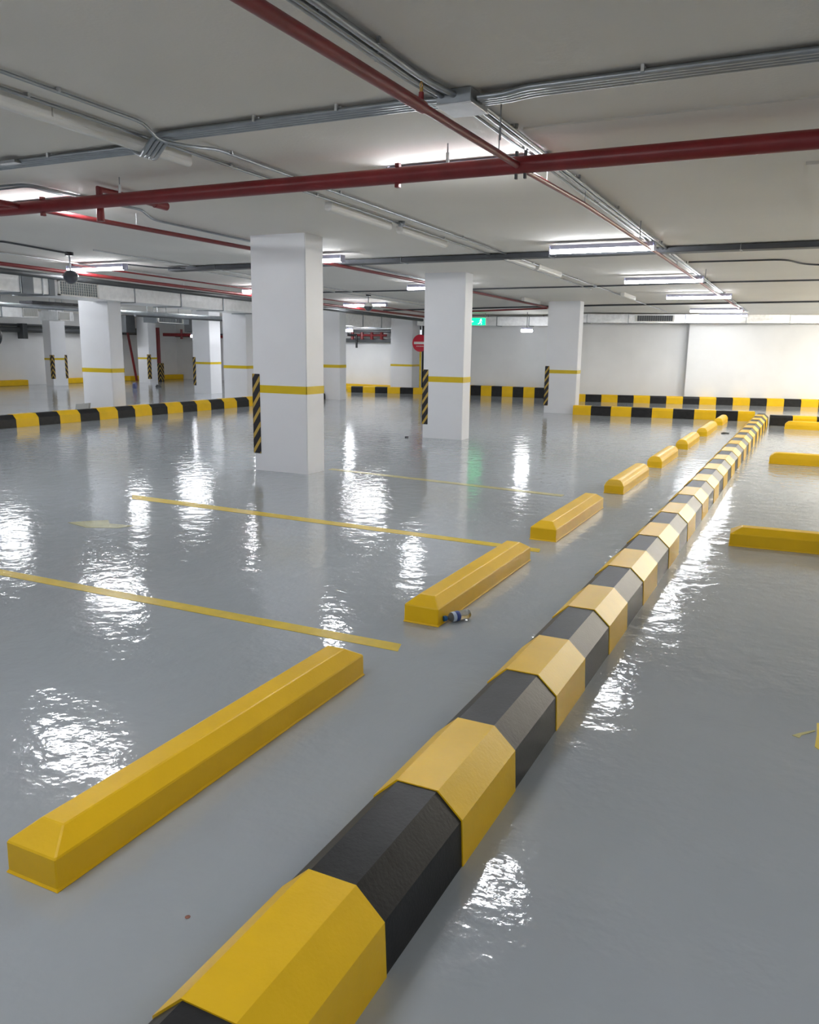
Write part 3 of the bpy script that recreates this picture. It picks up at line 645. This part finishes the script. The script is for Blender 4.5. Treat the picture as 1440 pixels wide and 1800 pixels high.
b = nb(); box(b, -25.9, -25.6, 20.75, 20.95, 1.66, 2.2, .01); tag(link('pipe_bracket', b, 'darkpipe'), 'dark bracket on the left wall holding the two dark pipes', 'bracket')
b = nb(); tube(b, [(-22,15.4,1.98+.35), (-22,15.4,2.5)], .01, 6); bmesh.ops.create_icosphere(b, subdivisions=3, radius=.27, matrix=Matrix.Translation((-22.25,17.05,1.75)) @ Matrix.Diagonal((.8,.8,1.1,1)))
b.free(); b = nb(); bmesh.ops.create_icosphere(b, subdivisions=3, radius=.27, matrix=Matrix.Translation((-20.3,15.55,1.70)) @ Matrix.Diagonal((.8,.55,1.0,1))); tube(b, [(-20.3,15.55,1.9), (-20.3,15.55,cz(15.5))], .012, 6)
tag(link('black_fitting', b, 'blackplastic', None, True), 'black rounded hanging fitting cut off by the left edge', 'fitting')
b = nb(); box(b, -22.1, -21.3, 25.2, 25.5, 2.0, 2.5, .02); box(b, -22.0, -21.4, 25.15, 25.2, 2.05, 2.1); tube(b, [(-21.7,25.3,2.5), (-21.7,25.3,2.65)], .14, 12)
tag(link('fan_unit', b, 'darkpipe'), 'dark fan unit below the duct right of the left column', 'fan')
b = nb(); box(b, -25.6, -24.2, 24.3, 24.8, 1.95, 2.62, .03); tag(link('dark_duct', b, 'darkpipe'), 'dark boxed duct behind the left column near the red riser', 'duct')
# red risers and valves of the far left bay
pipe('red_riser', 'thin red pipe coming down the far left wall to the floor', [(-25.4,25.55,2.1), (-25.4,25.95,.02)], .05, 'red')
t = thing('fire_riser', 'red fire riser with flanges beside the far back column', 'pipe', (-24.75, 26.6, 0))
b = nb(); tube(b, [(0,0,.1), (0,0,2.2)], .08, 14); link('riser_pipe', b, 'red', t, True)
b = nb()
for z in (.75, 1.1, 1.75, 2.0): ring(b, (0,0,z), (0,0,1), .07, .14, .05, 14)
link('riser_flange', b, 'red', t)
b = nb(); tube(b, [(.1,.2,1.92), (1.4,1.2,1.92)], .07, 10); tube(b, [(.7,.65,1.75), (.7,.65,2.15)], .05, 8); ring(b, (.7,.65,1.72), (0,0,1), .02, .14, .03, 12); link('side_valve', b, 'red', t)
b = nb(); box(b, -.16, .16, -.12, .12, 0, .75, .02); link('guarded_base', b, 'hazard', t)
b = nb()
for x in (0, .28, .55): tube(b, [(-20.6+x,26.2,1.72), (-20.6+x,26.2,cz(26.2)+.003)], .05, 8); ring(b, (-20.6+x,26.2,2.0), (0,0,1), .05, .13, .06, 10)
tube(b, [(-21.2,26.2,1.85), (-19.6,26.2,1.85)], .06, 8); tag(link('valve_group', b, 'red'), 'cluster of red valves left of the middle left column', 'valves')
pipe('dark_pipe', 'dark pipe across the far left bay behind the red valves', [(-26.05,29.115,1.93), (-17.0,29.115,1.93)], .08, 'darkpipe')
pipe('dark_pipe', 'dark pipe below the vent in the far left bay', [(-22.5,29.12,2.26), (-17.0,29.12,2.24)], .07, 'darkpipe')
b = nb(); tube(b, [(-16.67,23.5,1.7), (-16.67,23.5,cz(23.5)+.003)], .02, 8); box(b, -16.9, -16.45, 23.4, 23.6, 1.40, 1.78, .01); tag(link('red_cabinet', b, 'red'), 'small dull red box seen between two left columns', 'box')
b = nb(); box(b, -16.9, -16.45, 23.3, 23.5, 0, .62, .01); tag(link('grey_box', b, 'cardboard'), 'small beige grey box above the short yellow kerb block', 'box')
b = nb(); box(b, -16.8, -13.6, 26.15, 26.60, 2.05, 2.14, .01); box(b, -16.8, -13.6, 26.35, 26.60, 1.70, 1.84, .01); box(b, -16.8, -16.7, 26.45, 26.6, 1.7, 2.14, .01); tag(link('dark_pipe_rack', b, 'darkpipe'), 'dark rack of pipes under the duct on the far wall', 'pipe rack')
b = nb()
for x in (-15.2, -14.8, -14.4, -14.0): tube(b, [(x,26.25,1.80), (x,26.25,2.06)], .06, 8)
tube(b, [(-15.4,26.25,1.95), (-13.8,26.25,1.95)], .04, 8); tag(link('valve_group', b, 'red'), 'small dark red valves on the far wall rack', 'valves')
pipe('drain_pipe', 'short dark pipe stub hanging from the far wall rack', [(-15.35,26.2,2.05), (-15.35,26.2,1.95), (-15.0,26.2,1.95), (-15.0,26.2,1.5)], .04, 'blackplastic')

# ------------------------------------------------------------------ ceiling cameras
def dome(label, x, y, ztop, r, light=False):
    t = thing('dome_camera', label, 'camera', (x, y, 0))
    b = nb(); tube(b, [(0,0,cz(y)-.05), (0,0,cz(y)+.003)], .06, 14); link('ceiling_mount', b, 'blackplastic', t)
    b = nb(); tube(b, [(0,0,cz(y)), (0,0,ztop)], .012, 8); link('mount_rod', b, 'steel', t)
    b = nb(); tube(b, [(0,0,ztop+.03), (0,0,ztop-.02), (0,0,ztop-.055)], [.05, r, r*1.06], 20); link('camera_housing', b, 'whitebox' if light else 'domeglass', t, True)
    b = nb(); pr = [(r*math.cos(a), -.055-r*1.05*math.sin(a)) for a in [PI/2*k/8 for k in range(8)]]+[(.004, -.055-r*1.05)]
    R = [[b.verts.new((q*math.cos(2*PI*k/20), q*math.sin(2*PI*k/20), ztop+z)) for k in range(20)] for q, z in pr]
    for A, B in zip(R, R[1:]):
        for k in range(20): b.faces.new([A[k], A[(k+1) % 20], B[(k+1) % 20], B[k]])
    b.faces.new(R[-1]); link('camera_dome', b, 'domeglass', t, True)
dome('dark dome camera on a drop rod in front of the left duct grille', -10.0, 9.0, 2.575, .105)
dome('dark dome camera with pale housing on a drop rod near the far lit lamp', -9.38, 16.93, 2.52, .10, True)

# ------------------------------------------------------------------ signs
t = thing('no_entry_sign', 'round red no-entry sign on a yellow post, half hidden by the second column', 'sign', (-12.08, 25.45, 0))
b = nb(); tube(b, [(0,0,0), (0,0,1.75)], .035, 12); link('sign_post', b, 'band', t)
b = nb(); tube(b, [(0,-.04,1.69), (0,-.055,1.69)], .285, 40); link('sign_disc', b, 'signred', t)
b = nb(); box(b, -.225, .225, -.062, -.054, 1.655, 1.735, .002); link('sign_bar', b, 'signwhite', t)
b = nb()
for k in range(9): box(b, -.13+.03*k, -.112+.03*k, -.060, -.054, 1.575, 1.60)
link('sign_lettering', b, 'signwhite', t)
t = thing('exit_sign', 'glowing green exit sign hanging right of the second column', 'sign', (-9.72, 24.6, 2.37))
b = nb(); box(b, -.30, .30, -.03, .03, -.125, .125, .008); link('sign_case', b, 'whitebox', t)
b = nb(); box(b, -.285, .285, -.036, -.03, -.11, .11); link('sign_panel', b, 'green', t)
b = nb()
box(b, -.20, -.12, -.040, -.036, -.012, .012)
hexa(b, [(-.24,-.036,0), (-.18,-.036,-.05), (-.18,-.036,.05), (-.19,-.036,0)], [(-.24,-.040,0), (-.18,-.040,-.05), (-.18,-.040,.05), (-.19,-.040,0)])
tube(b, [(.14,-.040,.07), (.14,-.036,.07)], .018, 10)
for p, q, w in (((.14,.05), (.11,-.01), .016), ((.11,-.01), (.16,-.045), .011), ((.16,-.045), (.15,-.09), .010), ((.11,-.01), (.08,-.06), .011), ((.08,-.06), (.04,-.07), .009), ((.135,.04), (.18,.01), .008), ((.135,.04), (.09,.03), .008)):
    tube(b, [(p[0],-.038,p[1]), (q[0],-.038,q[1])], w*.6, 6)
link('running_man_pictogram', b, 'greenw', t)
b = nb()
for x in (-.25, .27): tube(b, [(x,0,.12), (x,0,cz(24.6)-2.37)], .008, 6)
link('sign_hanger', b, 'steel', t)
